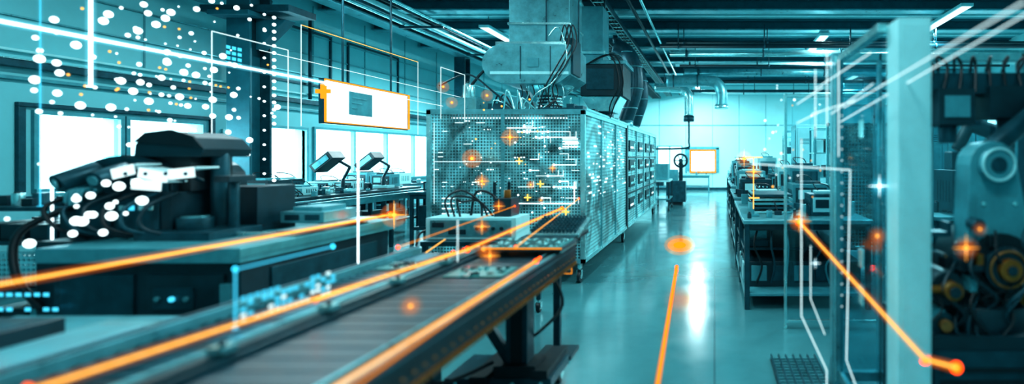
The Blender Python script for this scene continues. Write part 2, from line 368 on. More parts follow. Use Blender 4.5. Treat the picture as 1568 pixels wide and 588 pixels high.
# lit labels behind the first side bay
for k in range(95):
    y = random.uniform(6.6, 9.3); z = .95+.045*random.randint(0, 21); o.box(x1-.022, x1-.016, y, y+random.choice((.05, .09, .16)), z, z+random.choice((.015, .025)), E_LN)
o.box(x0, x1, y0, y1, z1, z1+.012, GREY); o.box(x0+.05, x1-.05, y0+.05, y1-.05, z0, z0+.02, DARK2)
o.box(-2.6, -2.57, y0-.03, y0-.015, 1.0, 1.2, DARK).box(-2.43, -2.40, y0-.03, y0-.015, 1.0, 1.2, DARK)
for y in (6.45, 9.5, 14.1):
    for x in (x0+.08, x1-.08): o.caster(x, y+.03, 0, .075); o.cyl((x, y+.03, .17), (x, y+.03, z0+.01), .03, STEEL, seg=10)
for y in (7.1, 8.3, 10, 11.6, 13):
    for x in (-3.1, -2.45, -1.95): o.box(x, x+.04, y, y+.04, z0, 1.95, GREY)
    for z in (.6, 1.0, 1.4, 1.75): o.box(-3.2, -1.85, y-.1, y+.4, z, z+.025, GREY)
random.seed(3)
for k in range(60):
    y = random.choice((7.1, 7.1, 8.3, 10, 11.6, 13)); z = random.choice((.63, 1.03, 1.43)); x = random.uniform(-3.15, -2.15)
    w = random.uniform(.1, .28); o.box(x, x+w, y-.05, y+.2, z, z+random.uniform(.08, .28), random.choice((PALE, DARK, DARK, MID, STEEL, DARK)))
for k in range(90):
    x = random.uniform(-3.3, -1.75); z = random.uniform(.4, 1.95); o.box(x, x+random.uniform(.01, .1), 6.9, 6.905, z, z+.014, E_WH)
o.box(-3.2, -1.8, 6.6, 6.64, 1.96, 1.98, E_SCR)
for k in range(10):
    x = random.uniform(-3.1, -1.9); o.tube([(x, 6.75, 1.9), (x+random.uniform(-.3, .3), 6.7, 1.5), (x+random.uniform(-.2, .2), 6.7, 1.0), (x, 6.75, .5)], .014, random.choice((BLACK, PALE, STEEL)), 6)
o.box(-3.3, -2.9, 6.6, 7.1, 2.06, 2.22, GREY).box(-2.8, -2.6, 6.7, 7.0, 2.06, 2.16, DARK2).cyl((-3.1, 6.85, 2.22), (-3.1, 6.85, 2.4), .07, STEEL)
o.box(-3.25, -2.95, 8.2, 9.0, 2.06, 2.4, MID).box(-2.1, -1.7, 6.6, 6.9, 2.06, 2.1, DARK2)
o.tube([(-3.3, 6.5, 2.35), (-3.0, 6.6, 2.5), (-2.7, 6.6, 2.3), (-2.5, 6.8, 2.08)], .012, DARK, 6)
o.tube([(-3.25, 6.9, 2.2), (-3.1, 7.5, 2.75), (-2.9, 8, 2.7), (-2.7, 8.3, 2.08)], .02, BLACK, 6)
for k in range(26):
    x = random.uniform(-3.25, -1.7); y = random.uniform(6.6, 13.5); o.box(x, x+.1, y, y+.2, 2.06, 2.06+random.uniform(.03, .2), random.choice((DARK2, GREY, PALE, DARK)))
for k in range(14):
    x = random.uniform(-3.3, -1.8); y = random.uniform(6.55, 7.4); o.tube([(x, y, 2.07), (x+random.uniform(-.15, .15), y, 2.07+random.uniform(.05, .25)), (x+random.uniform(-.3, .3), y+.1, 2.08)], .01, random.choice((BLACK, STEEL)), 6)
o.box(-3.3, -3.27, 7.2, 13, 2.06, 2.24, STEEL).box(-1.75, -1.72, 7.2, 13, 2.06, 2.16, STEEL)
for y in (7.2, 9, 11, 12.9): o.box(-3.3, -3.27, y, y+.03, 2.06, 2.5, STEEL)
o.box(-3.3, -3.27, 7.2, 12.9, 2.48, 2.5, STEEL)
o.done()
o = Obj('glowing_circuit_overlay', 0); yy = y0-.012  # overlay circuit pattern, added as glowing traces on the front panel
def tr(x0_, z0_, x1_, z1_, w=.008, m=E_WH): o.box(min(x0_, x1_)-w/2, max(x0_, x1_)+w/2, yy-.004, yy, min(z0_, z1_)-w/2, max(z0_, z1_)+w/2, m)
random.seed(11)
for k in range(26):
    x = -2.45+.07*random.randint(0, 11); z = .95+.065*random.randint(0, 14); L = random.choice((.1, .18, .26)); x2 = min(x+L, -1.6)
    tr(x, z, x2, z, .008, random.choice((E_WH, E_LN)))
    if random.random() < .6: tr(x2, z, x2, z+random.choice((-1, 1))*.065, .007, E_LN)
    if random.random() < .5: o.ico((x, yy-.004, z), .014, E_WH)
for r_ in range(4):
    for c_ in range(8): tr(-1.78+c_*.022, 1.62+.03*r_, -1.77+c_*.022, 1.62+.03*r_, .012)
for k in range(7):
    for j in range(3): tr(-3.2+.05*j, .65+.06*k, -3.17+.05*j, .65+.06*k, .016, E_LN)
for k in range(14):
    x = -3.3+.05*random.randint(0, 14); z = 1.1+.05*random.randint(0, 16); tr(x, z, x+random.choice((.02, .05, .09)), z, .009, E_LN)
tr(-3.3, .95, -3.3, 1.9, .006, E_LN); tr(-2.44, 1.84, -2.1, 1.84); tr(-2.45, .95, -1.65, .95, .012); tr(-1.65, .95, -1.65, 1.2, .012)
for a, b in [(-2.3, 1.45), (-2.05, 1.18), (-1.75, .85), (-2.2, 1.02)]: o.box(a-.04, a+.04, yy-.006, yy, b-.007, b+.007, E_YE).box(a-.007, a+.007, yy-.006, yy, b-.04, b+.04, E_YE)
o.done()

# ---------------------------------------------------------------- extraction ducts over the machine
o = Obj('fume_extraction_hood', .008)
o.box(-2.80, -1.98, 7.4, 8.1, 3.05, 4.02, GREY)
for z in (3.3, 3.75): o.box(-2.82, -1.96, 7.38, 8.12, z, z+.03, STEEL)
o.box(-2.3, -2.28, 7.385, 7.4, 3.08, 3.98, DARK2)
o.box(-2.95, -1.98, 7.3, 8.2, 2.98, 3.05, STEEL)
prof = []
for k in range(13):
    a = math.pi*(.5+k/12.0); prof.append((-2.78+.33*math.cos(a), 2.75+.27*math.sin(a)))
prof += [(-2.1, 2.48), (-1.93, 2.6), (-1.93, 3.0)]
o.prism(prof, 'Y', 7.25, 8.15, GREY)
for k in (-2.6, -2.2): o.box(k, k+.012, 7.243, 7.25, 2.54, 2.98, DARK2)
o.box(-3.0, -1.95, 7.243, 7.25, 2.60, 2.64, PALE).box(-2.5, -2.35, 7.238, 7.25, 2.7, 2.82, MID)
o.cyl((-2.35, 7.75, 2.50), (-2.35, 7.75, 2.36), .34, STEEL, .22, 28).cyl((-2.35, 7.75, 2.36), (-2.35, 7.75, 2.07), .17, DARK2, .17, 24)
for k in range(6): o.ring((-2.35, 7.75, 2.1+.045*k), .175, .012, STEEL, 'Z')
o.box(-2.0, -1.9, 7.3, 7.7, 2.62, 3.1, DARK2)
for dx in (0, .05, -.06): o.tube([(-2.0+dx, 7.25, 3.05), (-1.93+dx, 7.2, 3.25), (-1.88+dx, 7.2, 3.0), (-2.02+dx, 7.15, 2.7), (-2.2+dx, 7.2, 2.4), (-2.2+dx*3, 7.3, 2.08)], .010, BLACK, 6)
o.tube([(-2.2, 7.2, 3.1), (-2.05, 7.15, 3.2), (-1.95, 7.15, 2.8), (-2.12, 7.17, 2.5), (-2.4, 7.2, 2.3), (-2.5, 7.3, 2.08)], .010, STEEL, 6)
for k in range(8): x = -2.65+.08*k; o.tube([(x, 7.4, 2.50), (x+.04, 7.38, 2.35), (x-.03, 7.4, 2.2), (x+.02, 7.4, 2.08)], .008, (BLACK, STEEL)[k % 2], 6)
for x in (-2.84, -1.94): o.cyl((x, 7.75, 2.98), (x, 7.75, 4.43), .012, DARK2, seg=8)
o.done()
o = Obj('fume_extraction_hood', .008)
o.box(-2.3, -1.85, 9.0, 9.5, 3.0, 4.0, MID); o.box(-2.33, -1.82, 8.97, 9.53, 3.2, 3.25, STEEL)
o.box(-2.2, -1.5, 8.9, 9.7, 2.5, 3.05, DARK); o.box(-2.25, -1.45, 8.88, 9.72, 3.02, 3.08, GREY); o.box(-2.1, -1.65, 8.885, 8.9, 2.6, 2.95, DARK2)
o.prism([(-2.2, 2.5), (-1.55, 2.5), (-1.7, 2.25), (-2.05, 2.25)], 'Y', 8.95, 9.6, STEEL); o.cyl((-1.88, 9.3, 2.25), (-1.88, 9.3, 2.07), .15, DARK2)
for dx in (0, .07): o.tube([(-2.1, 8.85, 3.0), (-1.7+dx, 8.8, 3.15), (-1.55+dx, 8.8, 2.7), (-1.7+dx, 8.85, 2.35), (-1.75, 9.0, 2.08)], .012, BLACK, 6)
for x in (-2.28, -1.87): o.cyl((x, 9.25, 4.0), (x, 9.25, 4.43), .015, DARK2, seg=8)
o.done()
for y, x in ((11.2, -1.75), (13.3, -1.9)):
    o = Obj('flexible_exhaust_hose', 0); P = [(x-.3, y, 3.8), (x-.05, y, 3.65), (x+.1, y, 3.35), (x+.12, y, 2.9), (x-.0, y, 2.5), (x-.1, y, 2.2)]
    o.tube(P, .15, DARK2, 16)
    for p in P[1:-1]: o.ring(p, .155, .013, GREY, 'Z')
    o.cyl((x-.1, y, 2.25), (x-.1, y, 2.07), .17, GREY); o.cyl((x-.3, y, 3.85), (x-.3, y, 4.0), .05, DARK2); o.done()

# ---------------------------------------------------------------- hanging display
o = Obj('hanging_display_screen', .006)
o.box(-5.11, -5.03, 7.0, 8.9, 1.93, 2.52, DARK2); o.box(-5.028, -5.02, 7.03, 8.87, 1.96, 2.49, E_SCR)
o.box(-5.03, -5.0, 6.99, 8.91, 2.495, 2.508, E_OR).box(-5.03, -5.0, 6.99, 8.91, 1.947, 1.955, E_OR).box(-5.03, -5.0, 6.99, 7.0, 1.95, 2.5, E_OR).box(-5.03, -5.0, 8.9, 8.91, 1.95, 2.5, E_OR)
o.box(-5.022, -5.012, 7.45, 7.95, 2.08, 2.4, MID)
for j in range(3): o.box(-5.014, -5.008, 7.5, 7.62+.1*j, 2.17+.07*j, 2.185+.07*j, GREY)
for y in (7.4, 8.5): o.cyl((-5.07, y, 2.52), (-5.07, y, ZC), .015, DARK2, seg=8)
o.done()

# ---------------------------------------------------------------- foreground conveyor
o = Obj('belt_conveyor', .003)
ya, yb = .3, 3.72
o.box(-1.95, -1.9, ya, yb-.2, .74, .915, GREY).box(-1.935, -1.915, ya, yb-.2, .915, .922, DARK2).box(-1.9, -1.56, ya, yb-.2, .78, .80, BELT)
for k in range(56): o.cyl((-1.89, .36+.057*k, .86), (-1.57, .36+.057*k, .86), .022, ROLL if k % 5 else DARK, seg=12)
o.box(-1.57, -1.55, ya, yb-.2, .80, .905, GREY).box(-1.55, -1.49, ya, yb, .76, .895, DARK).box(-1.49, -1.465, ya, yb, .76, .915, DARK2)
o.box(-1.46, -1.0, ya, yb-.04, .86, .885, BELT).box(-1.46, -1.0, ya, yb-.1, .82, .84, BELT)
for k in range(34): o.box(-1.455, -1.01, ya+.05+.1*k, ya+.053+.1*k, .885, .887, DARK)
o.cyl((-1.46, yb-.04, .855), (-1.0, yb-.04, .855), .035, STEEL)
o.box(-1.0, -.95, ya, yb, .76, .905, DARK).box(-.985, -.965, ya, yb, .905, .908, GREY).box(-.952, -.944, ya, yb, .765, .785, COPPER).box(-.952, -.944, ya, yb, .87, .88, DARK2)
o.box(-1.03, -1.02, ya, yb-.05, .89, .91, GREY).box(-1.445, -1.437, ya, yb-.05, .89, .905, DARK2)
for k in range(11): o.box(-1.90, -1.0, .5+.3*k, .53+.3*k, .77, .80, DARK)
for k in range(52): o.cyl((-.944, .45+.0625*k, .825), (-.936, .45+.0625*k, .825), .006, COPPER, seg=8)
for k in range(100): o.box(-.953, -.938, .4+.033*k, .412+.033*k, .775, .79, BRONZE)
for k in range(7): o.box(-1.5, -1.45, .7+.45*k, .75+.45*k, .915, .935, GREY).cyl((-1.47, .72+.45*k, .935), (-1.47, .72+.45*k, .95), .008, DARK, seg=8)
for y in (.6, 3.3):
    o.box(-1.27, -1.14, y, y+.13, .12, .80, DARK2).box(-1.24, -1.17, y-.006, y, .2, .75, BLACK)
    o.box(-1.62, -.98, y-.05, y+.35, .115, .17, DARK2).box(-1.45, -1.35, y-.1, y+.4, .14, .2, BLACK).box(-1.1, -1.0, y-.06, y+.38, .17, .22, BLACK)
    o.box(-1.33, -1.08, y-.04, y+.17, .17, .24, BLACK).box(-1.35, -1.06, y-.05, y+.18, .70, .77, BLACK)
    for x in (-1.58, -1.04):
        for q in (y-.01, y+.31): o.caster(x, q, 0, .042)
    for k in range(4): o.cyl((-1.55+.17*k, y-.051, .142), (-1.55+.17*k, y-.06, .142), .014, STEEL, seg=8)
o.prism([(-1.62, .76), (-1.55, .76), (-1.27, .3), (-1.27, .2)], 'Y', 3.33, 3.38, DARK2)
o.box(-1.75, -1.66, .6, .7, 0, .8, DARK2).box(-1.75, -1.66, 3.2, 3.3, 0, .8, DARK2)
o.cyl((-1.4, 2.9, .68), (-1.4, 3.2, .68), .08, DARK).box(-1.5, -1.3, 2.75, 2.92, .6, .76, DARK2)
o.tube([(-1.05, 3.5, .75), (-.98, 3.5, .55), (-1.1, 3.45, .4), (-1.25, 3.4, .3)], .01, BLACK, 6)
o.tube([(-1.5, 2.8, .65), (-1.6, 2.8, .4), (-1.5, 3.0, .25), (-1.35, 3.3, .25)], .012, BLACK, 6)
o.done()
def board(x, y, w, d, z, sd):
    R = random.Random(sd); o = Obj('circuit_board', .001); o.box(x, x+w, y, y+d, z, z+.006, PCB)
    for k in range(26):
        a = R.uniform(x+.01, x+w-.04); b = R.uniform(y+.01, y+d-.04); o.box(a, a+R.uniform(.008, .03), b, b+R.uniform(.008, .03), z+.006, z+.006+R.uniform(.003, .014), R.choice((DARK, GREY, BLACK, STEEL, DARK)))
    o.done()
board(-1.38, 2.75, .3, .24, .888, 1); board(-1.85, 2.95, .24, .2, .883, 3)
o = Obj('perforated_component_tray', .003)
o.box(-1.42, -.93, 3.3, 3.69, .925, .94, DARK).box(-1.40, -.95, 3.32, 3.68, .94, .946, PCB)
for k in range(14):
    for j in range(8): o.box(-1.39+.031*k, -1.373+.031*k, 3.34+.042*j, 3.362+.042*j, .946, .952, (PALE, DARK, DARK, STEEL)[(k*3+j*5+k*j) % 4])
o.box(-1.42, -.93, 3.3, 3.306, .935, .945, E_OR)
for x in (-1.41, -.945): o.box(x, x+.01, 3.31, 3.69, .91, .925, STEEL)
o.done()
o = Obj('small_display_box', .004)  # small hanging display box with a glowing orange outline
o.box(-1.2, -1.0, 3.725, 3.78, .71, .80, DARK2).box(-1.18, -1.02, 3.72, 3.725, .72, .79, PALE)
for z in (.695, .812): o.box(-1.22, -.98, 3.725, 3.735, z, z+.004, E_OR)
for a in (-1.22, -.984): o.box(a, a+.004, 3.725, 3.735, .695, .815, E_OR)
o.box(-1.13, -1.07, 3.74, 3.78, .80, .86, DARK); o.done()
o = Obj('keyboard_keypad_unit', .003)
o.box(-1.38, -1.0, 4.0, 4.4, .945, .97, STEEL, ('X', 12))
for k in range(12):
    for j in range(7): o.box(-1.365+.029*k, -1.347+.029*k, 4.03+.05*j, 4.06+.05*j, .935+.0105*j, .966+.0105*j, DARK2)
o.box(-1.36, -1.02, 3.76, 4.4, .885, .91, DARK).box(-1.22, -1.17, 4.1, 4.15, .0, .885, DARK2).box(-1.32, -1.06, 4.0, 4.25, 0, .03, DARK); o.done()

o = Obj('equipment_trolley', .004)
o.box(-2.5, -1.65, 4.6, 5.3, .74, .78, DARK2).box(-2.45, -1.7, 4.65, 5.25, .3, .33, DARK2).box(-2.4, -2.0, 4.7, 5.1, .33, .5, DARK)
for x in (-2.47, -1.7):
    for y in (4.63, 5.25): o.box(x-.02, x+.02, y-.02, y+.02, .12, .74, DARK2); o.caster(x, y, 0, .045)
o.done()
o = Obj('controller_unit', .012)
o.box(-2.5, -1.72, 4.7, 5.05, .785, .97, PALE).box(-2.46, -1.76, 4.692, 4.70, .81, .95, GREY).box(-2.3, -2.15, 4.686, 4.693, .83, .87, DARK)
for k in range(4): o.cyl((-2.05+.07*k, 4.692, .88), (-2.05+.07*k, 4.675, .88), .015, DARK, seg=12)
o.box(-2.44, -2.34, 4.686, 4.693, .89, .93, DARK)
o.box(-1.95, -1.8, 4.8, 5.0, .97, 1.13, DARK).cyl((-1.87, 4.9, 1.13), (-1.87, 4.9, 1.2), .03, BRONZE)
for dx in (0, .05, .1): o.tube([(-2.35+dx, 4.8, .97), (-2.38+dx, 4.8, 1.12), (-2.25, 4.82, 1.2-dx), (-2.1, 4.85, 1.1), (-2.08+dx, 4.85, .97)], .009, BLACK, 6)
o.tube([(-2.2, 4.9, .97), (-2.15, 4.9, 1.18), (-2.0, 4.9, 1.15), (-1.95, 4.9, 1.0)], .012, BLACK, 6)
o.tube([(-2.5, 4.85, .85), (-2.62, 4.8, .8), (-2.6, 4.75, .5), (-2.5, 4.8, .34)], .01, BLACK, 6); o.done()

# ---------------------------------------------------------------- left foreground machines
o = Obj('optical_inspection_machine', .012)
o.box(-3.65, -2.62, 3.0, 4.35, .18, .92, DARK).box(-3.7, -2.58, 2.95, 4.4, .92, 1.0, MID)
o.box(-3.6, -3.2, 2.985, 3.0, .3, .85, DARK2).box(-3.12, -2.7, 2.985, 3.0, .3, .85, DARK)
for k in range(7): o.box(-3.55, -3.25, 2.98, 2.986, .34+.03*k, .352+.03*k, MID)
o.box(-2.62, -2.61, 3.2, 4.2, .3, .85, DARK2)
for y in (3.3, 3.9): o.box(-2.612, -2.60, y, y+.04, .5, .65, GREY)
o.box(-3.0, -2.8, 2.975, 2.99, .55, .6, GREY).box(-2.72, -2.66, 2.98, 3.0, .45, .8, MID)
o.box(-3.08, -2.86, 2.975, 2.985, .66, .78, DARK2)
for k in range(3): o.cyl((-3.05+.08*k, 2.975, .72), (-3.05+.08*k, 2.96, .72), .015, (GREY, E_CY, GREY)[k], seg=12)
o.box(-3.3, -2.65, 3.4, 3.45, 1.0, 1.025, STEEL).box(-3.3, -2.65, 4.1, 4.15, 1.0, 1.025, STEEL).box(-2.75, -2.6, 3.4, 4.2, 1.025, 1.04, GREY)
for x in (-3.55, -2.72):
    for y in (3.1, 4.25): o.cyl((x, y, 0), (x, y, .18), .035, DARK)
o.box(-3.98, -3.35, 3.35, 3.95, 1.0, 1.28, DARK).box(-4.0, -3.7, 3.2, 3.98, .18, 1.0, DARK)
o.box(-3.93, -3.72, 3.34, 3.35, 1.06, 1.22, DARK2).box(-3.68, -3.42, 3.34, 3.35, 1.05, 1.24, DARK2)
for k in range(4): o.box(-3.66+.06*k, -3.63+.06*k, 3.332, 3.342, 1.17, 1.2, (PALE, E_CY, PALE, STEEL)[k])
prof = [(-3.98, 1.28)]+[(-3.70+.30*math.cos(a), 1.34+.17*math.sin(a)) for a in [math.pi*(1-k/10) for k in range(11)]]+[(-3.40, 1.28)]
o.prism(prof, 'Y', 3.4, 3.95, DARK)
o.prism([(p[0]*.96-.148, p[1]*.97+.035) for p in prof], 'Y', 3.385, 3.4, DARK2)
prof2 = [(-3.66, 1.50), (-3.65, 1.58), (-3.58, 1.64), (-3.42, 1.66), (-3.28, 1.62), (-3.22, 1.55), (-3.24, 1.50)]
o.prism(prof2, 'Y', 3.42, 3.78, DARK); o.prism([(x, z+.012) for x, z in prof2[1:-1]], 'Y', 3.405, 3.42, BLACK)
o.box(-3.55, -3.33, 3.45, 3.75, 1.28, 1.53, BLACK).cyl((-3.28, 3.6, 1.0), (-3.28, 3.6, 1.55), .05, DARK2)
o.cyl((-3.84, 3.38, 1.42), (-3.88, 3.2, 1.34), .055, DARK2).cyl((-3.66, 3.38, 1.42), (-3.66, 3.2, 1.36), .05, DARK2)
o.cyl((-3.88, 3.2, 1.34), (-3.885, 3.19, 1.337), .03, GREY).cyl((-3.66, 3.2, 1.36), (-3.66, 3.19, 1.357), .03, GREY)
for a, b, c, d, e, q in [(-3.62, -3.46, 1.43, 1.442, -14, PAPER), (-3.46, -3.26, 1.41, 1.42, 10, PAPER), (-3.28, -3.10, 1.42, 1.432, -6, PAPER), (-3.5, -3.3, 1.35, 1.36, 4, PAPER)]:
    o.box(a, b, 3.25, 3.40, c, d, q, ('Y', e)); o.box(a+.01, b-.01, 3.245, 3.25, c-.05, d, E_LN, ('Y', e))
for k in range(4): o.cyl((-3.55+.12*k, 3.38, 1.35), (-3.52+.12*k, 3.24, 1.40), .012, DARK2, seg=8)
o.cyl((-3.1, 3.5, 1.0), (-3.1, 3.5, 1.36), .03, DARK2).box(-3.45, -3.0, 3.22, 3.6, 1.0, 1.05, DARK2).box(-3.14, -3.04, 3.4, 3.6, 1.34, 1.38, DARK)
o.cyl((-3.25, 3.4, 1.05), (-3.25, 3.4, 1.12), .09, DARK2).cyl((-3.25, 3.4, 1.12), (-3.25, 3.4, 1.13), .07, GREY)
o.box(-3.35, -3.05, 3.62, 3.95, 1.0, 1.3, DARK)
for k in range(6): o.tube([(-3.9+.12*k, 3.34, 1.28), (-3.95+.12*k, 3.2, 1.2), (-3.85+.1*k, 3.18, 1.08), (-3.8+.12*k, 3.3, 1.01)], .012, (BLACK, DARK2, DARK)[k % 3], 8)
o.tube([(-3.95, 3.35, 1.2), (-4.1, 3.2, 1.05), (-4.05, 3.15, .8), (-3.95, 3.19, .6)], .02, BLACK, 8); o.done()
o = Obj('work_glove', .006); gx, gy, gz = -3.80, 3.27, 1.285
o.box(gx-.05, gx+.05, gy-.02, gy+.05, gz, gz+.03, MID)
for k, L in enumerate((.06, .075, .07, .055)):
    fx = gx-.04+.027*k; o.tube([(fx, gy, gz+.018), (fx-.005, gy-.035, gz+.012), (fx-.006, gy-.05, gz-.02), (fx-.006, gy-.052, gz-L)], .011, MID, 8)
o.tube([(gx+.045, gy+.02, gz+.015), (gx+.075, gy, gz+.01), (gx+.085, gy-.03, gz-.01)], .012, MID, 8); o.cyl((gx, gy+.05, gz+.015), (gx, gy+.075, gz+.017), .035, GREY, seg=14); o.done()
o = Obj('light_grey_device', .015)
o.box(-3.0, -2.7, 3.75, 4.09, 1.045, 1.12, GREY).box(-2.95, -2.75, 3.8, 4.05, 1.12, 1.15, MID).box(-2.97, -2.87, 3.745, 3.75, 1.06, 1.10, DARK).box(-2.83, -2.73, 3.745, 3.75, 1.06, 1.10, DARK2); o.done()
o = Obj('low_cabinet', .03)
o.box(-3.3, -2.05, .9, 2.55, .03, .70, DARK2).box(-3.34, -2.02, .86, 2.6, .70, .74, MID).box(-3.2, -2.15, 1.0, 2.5, 0, .03, DARK).box(-2.05, -2.04, 1.0, 2.4, .1, .62, MID); o.done()
o = Obj('rounded_white_housing', .04); o.box(-2.45, -2.12, 1.2, 2.2, .745, .84, GREY); o.box(-2.4, -2.2, 1.3, 2.1, .84, .85, MID); o.done()
o = Obj('small_control_panel', .008); o.box(-3.05, -2.75, 2.0, 2.3, .745, .82, DARK).box(-3.02, -2.78, 2.02, 2.2, .82, .826, DARK2)
for k in range(4): o.box(-3.0+.06*k, -2.96+.06*k, 2.05, 2.09, .826, .833, E_CY)
o.done()
o = Obj('parts_storage_rack', .004)
for x in (-5.6, -4.45):
    for y in (4.0, 4.6): o.box(x-.02, x+.02, y-.02, y+.02, 0, 1.15, DARK2)
for z in (.15, .5, .85, 1.1): o.box(-5.62, -4.43, 3.98, 4.62, z, z+.03, DARK2)
random.seed(5)
for z in (.18, .53, .88):
    for k in range(5): x = -5.55+.22*k; o.box(x, x+.18, 4.05, 4.5, z, z+random.uniform(.1, .2), random.choice((DARK, MID, DARK2, DARK)))
o.box(-5.55, -4.5, 4.0, 4.012, .55, .8, PERF_F); o.done()
clutter(-5.6, -4.45, 4.0, 4.6, 1.131, 18, 3, .1)
o = Obj('shelf_trolley', .004)
for x in (-5.7, -4.95):
    for y in (5.7, 6.6): o.box(x-.02, x+.02, y-.02, y+.02, .1, .82, DARK2); o.caster(x, y, 0, .05)
o.box(-5.75, -4.9, 5.65, 6.65, .82, .86, DARK2).box(-5.72, -4.93, 5.68, 6.62, .2, .24, DARK2)
o.box(-5.6, -5.1, 5.8, 6.3, .24, .42, DARK).box(-5.6, -5.2, 5.8, 6.2, .86, .98, DARK).box(-5.15, -5.0, 6.0, 6.4, .86, .93, PALE); o.done()
o = Obj('wheeled_base_frame', .004)
for x in (-4.7, -3.95):
    o.box(x-.02, x+.02, 5.3, 6.1, .13, .17, DARK)
    for y in (5.33, 6.07): o.caster(x, y, 0, .05)
o.box(-4.7, -3.95, 5.3, 5.36, .17, .21, DARK2).box(-4.7, -3.95, 6.04, 6.1, .17, .21, DARK2).box(-4.68, -3.97, 5.36, 6.04, .17, .19, DARK).box(-4.6, -4.1, 5.5, 5.9, .19, .3, DARK2); o.done()

def bench(x0, x1, y0, y1, zt, n, top=DARK2, leg=GREY, shelf=.25):
    o = Obj('workbench', .005); o.box(x0, x1, y0, y1, zt-.045, zt, top)
    o.box(x0+.03, x1-.03, y0+.03, y1-.03, zt-.12, zt-.045, leg)
    for k in range(n+1):
        y = y0+.05+(y1-y0-.1)*k/n
        for x in (x0+.04, x1-.04): o.box(x-.025, x+.025, y-.025, y+.025, 0, zt-.045, leg)
        o.box(x0+.04, x1-.04, y-.015, y+.015, shelf, shelf+.03, leg)
    o.box(x0+.05, x1-.05, y0+.05, y1-.05, shelf+.03, shelf+.05, top)
    R = random.Random(int(y0*10)+3)
    for k in range(n*2):
        y = y0+.15+(y1-y0-.7)*k/(n*2); w = R.uniform(.2, .45); o.box(x0+.1, x0+.1+R.uniform(.3, .6), y, y+w, shelf+.05, shelf+.05+R.uniform(.1, .35), R.choice((DARK, DARK2, MID, BLACK)))
    o.done()
bench(-6.8, -6.0, 5.4, 11.1, .9, 5, DARK, DARK2)
bench(-7.9, -7.22, 9.0, 14.0, .86, 4)
bench(-5.2, -4.4, 9.2, 11.8, .9, 3, DARK2, DARK2)
clutter(-6.8, -6.0, 5.4, 11.0, .901, 90, 8, .12); clutter(-7.9, -7.25, 9.0, 14, .861, 40, 9, .15); clutter(-5.2, -4.4, 9.2, 11.7, .901, 50, 10, .12)
o = Obj('roller_conveyor', .004)
o.box(-5.75, -5.7, 7.2, 12.5, .78, .88, GREY).box(-5.4, -5.35, 7.2, 12.5, .78, .88, GREY)
for k in range(44): o.cyl((-5.7, 7.3+.118*k, .85), (-5.4, 7.3+.118*k, .85), .03, DARK2, seg=10)
for y in (7.4, 9, 10.7, 12.3): o.box(-5.75, -5.7, y, y+.05, 0, .78, DARK2).box(-5.4, -5.35, y, y+.05, 0, .78, DARK2).box(-5.7, -5.4, y, y+.05, .3, .34, DARK2)
o.done()
def arm_lamp(x, y, z, s=1):
    o = Obj('magnifier_task_lamp', .008)
    o.box(x-.15, x+.15, y-.12, y+.12, z, z+.05, PALE).cyl((x, y, z+.05), (x, y, z+.2), .03, DARK)
    o.cyl((x, y, z+.2), (x+.12*s, y, z+.42), .022, DARK).cyl((x+.12*s, y, z+.42), (x-.06*s, y, z+.52), .022, DARK)
    o.box(x-.36*s-.1, x-.36*s+.3, y-.16, y+.16, z+.44, z+.58, DARK, ('Y', -38*s)).box(x-.34*s-.07, x-.34*s+.23, y-.17, y-.165, z+.46, z+.55, GREY, ('Y', -38*s)); o.done()
arm_lamp(-6.3, 9.2, .905); arm_lamp(-6.35, 10.4, .905)
random.seed(21)
def instrument(x, y, z, w, d, h, m, m2):
    o = Obj('bench_instrument', .01); o.box(x, x+w, y, y+d, z, z+h, m).box(x+w*.08, x+w*.92, y-.006, y, z+h*.15, z+h*.85, m2)
    o.box(x+w*.15, x+w*.5, y-.012, y-.005, z+h*.35, z+h*.75, DARK if m2 != DARK else PALE)
    for k in range(3): o.cyl((x+w*(.6+.12*k), y-.006, z+h*.55), (x+w*(.6+.12*k), y-.03, z+h*.55), min(w, h)*.06, STEEL, seg=10)
    for k in range(5): o.box(x-.004, x+w+.004, y+d*(.15+.15*k), y+d*(.2+.15*k), z+h*.25, z+h*.75, DARK)
    o.box(x+w*.2, x+w*.8, y+d*.2, y+d*.8, z+h, z+h+.03, m2)
    o.tube([(x+w*.3, y+d*.5, z+h+.03), (x+w*.2, y+d*.6, z+h+.1), (x+w*.6, y+d*.8, z+h+.08), (x+w*.8, y+d, z+h*.8)], .008, BLACK, 6); o.done()
for y, w, d, h, m, m2 in [(5.6, .4, .35, .25, DARK, DARK2), (6.2, .5, .4, .16, DARK2, MID), (6.9, .45, .4, .34, DARK, MID), (7.6, .5, .4, .26, DARK, GREY), (8.4, .4, .3, .12, PALE, MID), (9.6, .35, .3, .16, PALE, DARK), (10.65, .4, .3, .25, MID, DARK)]:
    instrument(-6.75, y, .905, w, d, h, m, m2)
for y, h, m, m2 in [(9.2, .25, DARK2, PALE), (10.3, .16, PALE, DARK), (11.4, .3, MID, DARK), (12.6, .25, PALE, DARK2)]: instrument(-7.75, y, .865, .45, .45, h, m, m2)
for y, h, m, m2 in [(9.5, .16, DARK, MID), (10.4, .14, PALE, DARK), (11.1, .2, DARK2, PALE)]: instrument(-5.1, y, .905, .4, .4, h, m, m2)
o = Obj('notice_board', .004); o.box(XL+.002, XL+.03, 8.8, 9.4, 1.1, 1.95, PALE)
for k in range(5):
    for j in range(3): o.cyl((XL+.03, 8.92+.17*j, 1.2+.15*k), (XL+.045, 8.92+.17*j, 1.2+.15*k), .04, DARK2, seg=12)
o.done()
o = Obj('wall_conduit', 0); o.tube([(XL+.12, 8.9, 2.62), (XL+.12, 8.9, 3.2), (XL+.15, 8.95, 3.6), (XL+.3, 9.2, 3.75), (XL+.3, 9.4, 4.2)], .04, DARK2, 10); o.cyl((XL+.1, 10.6, 2.62), (XL+.1, 10.6, 4.3), .03, DARK2); o.done()

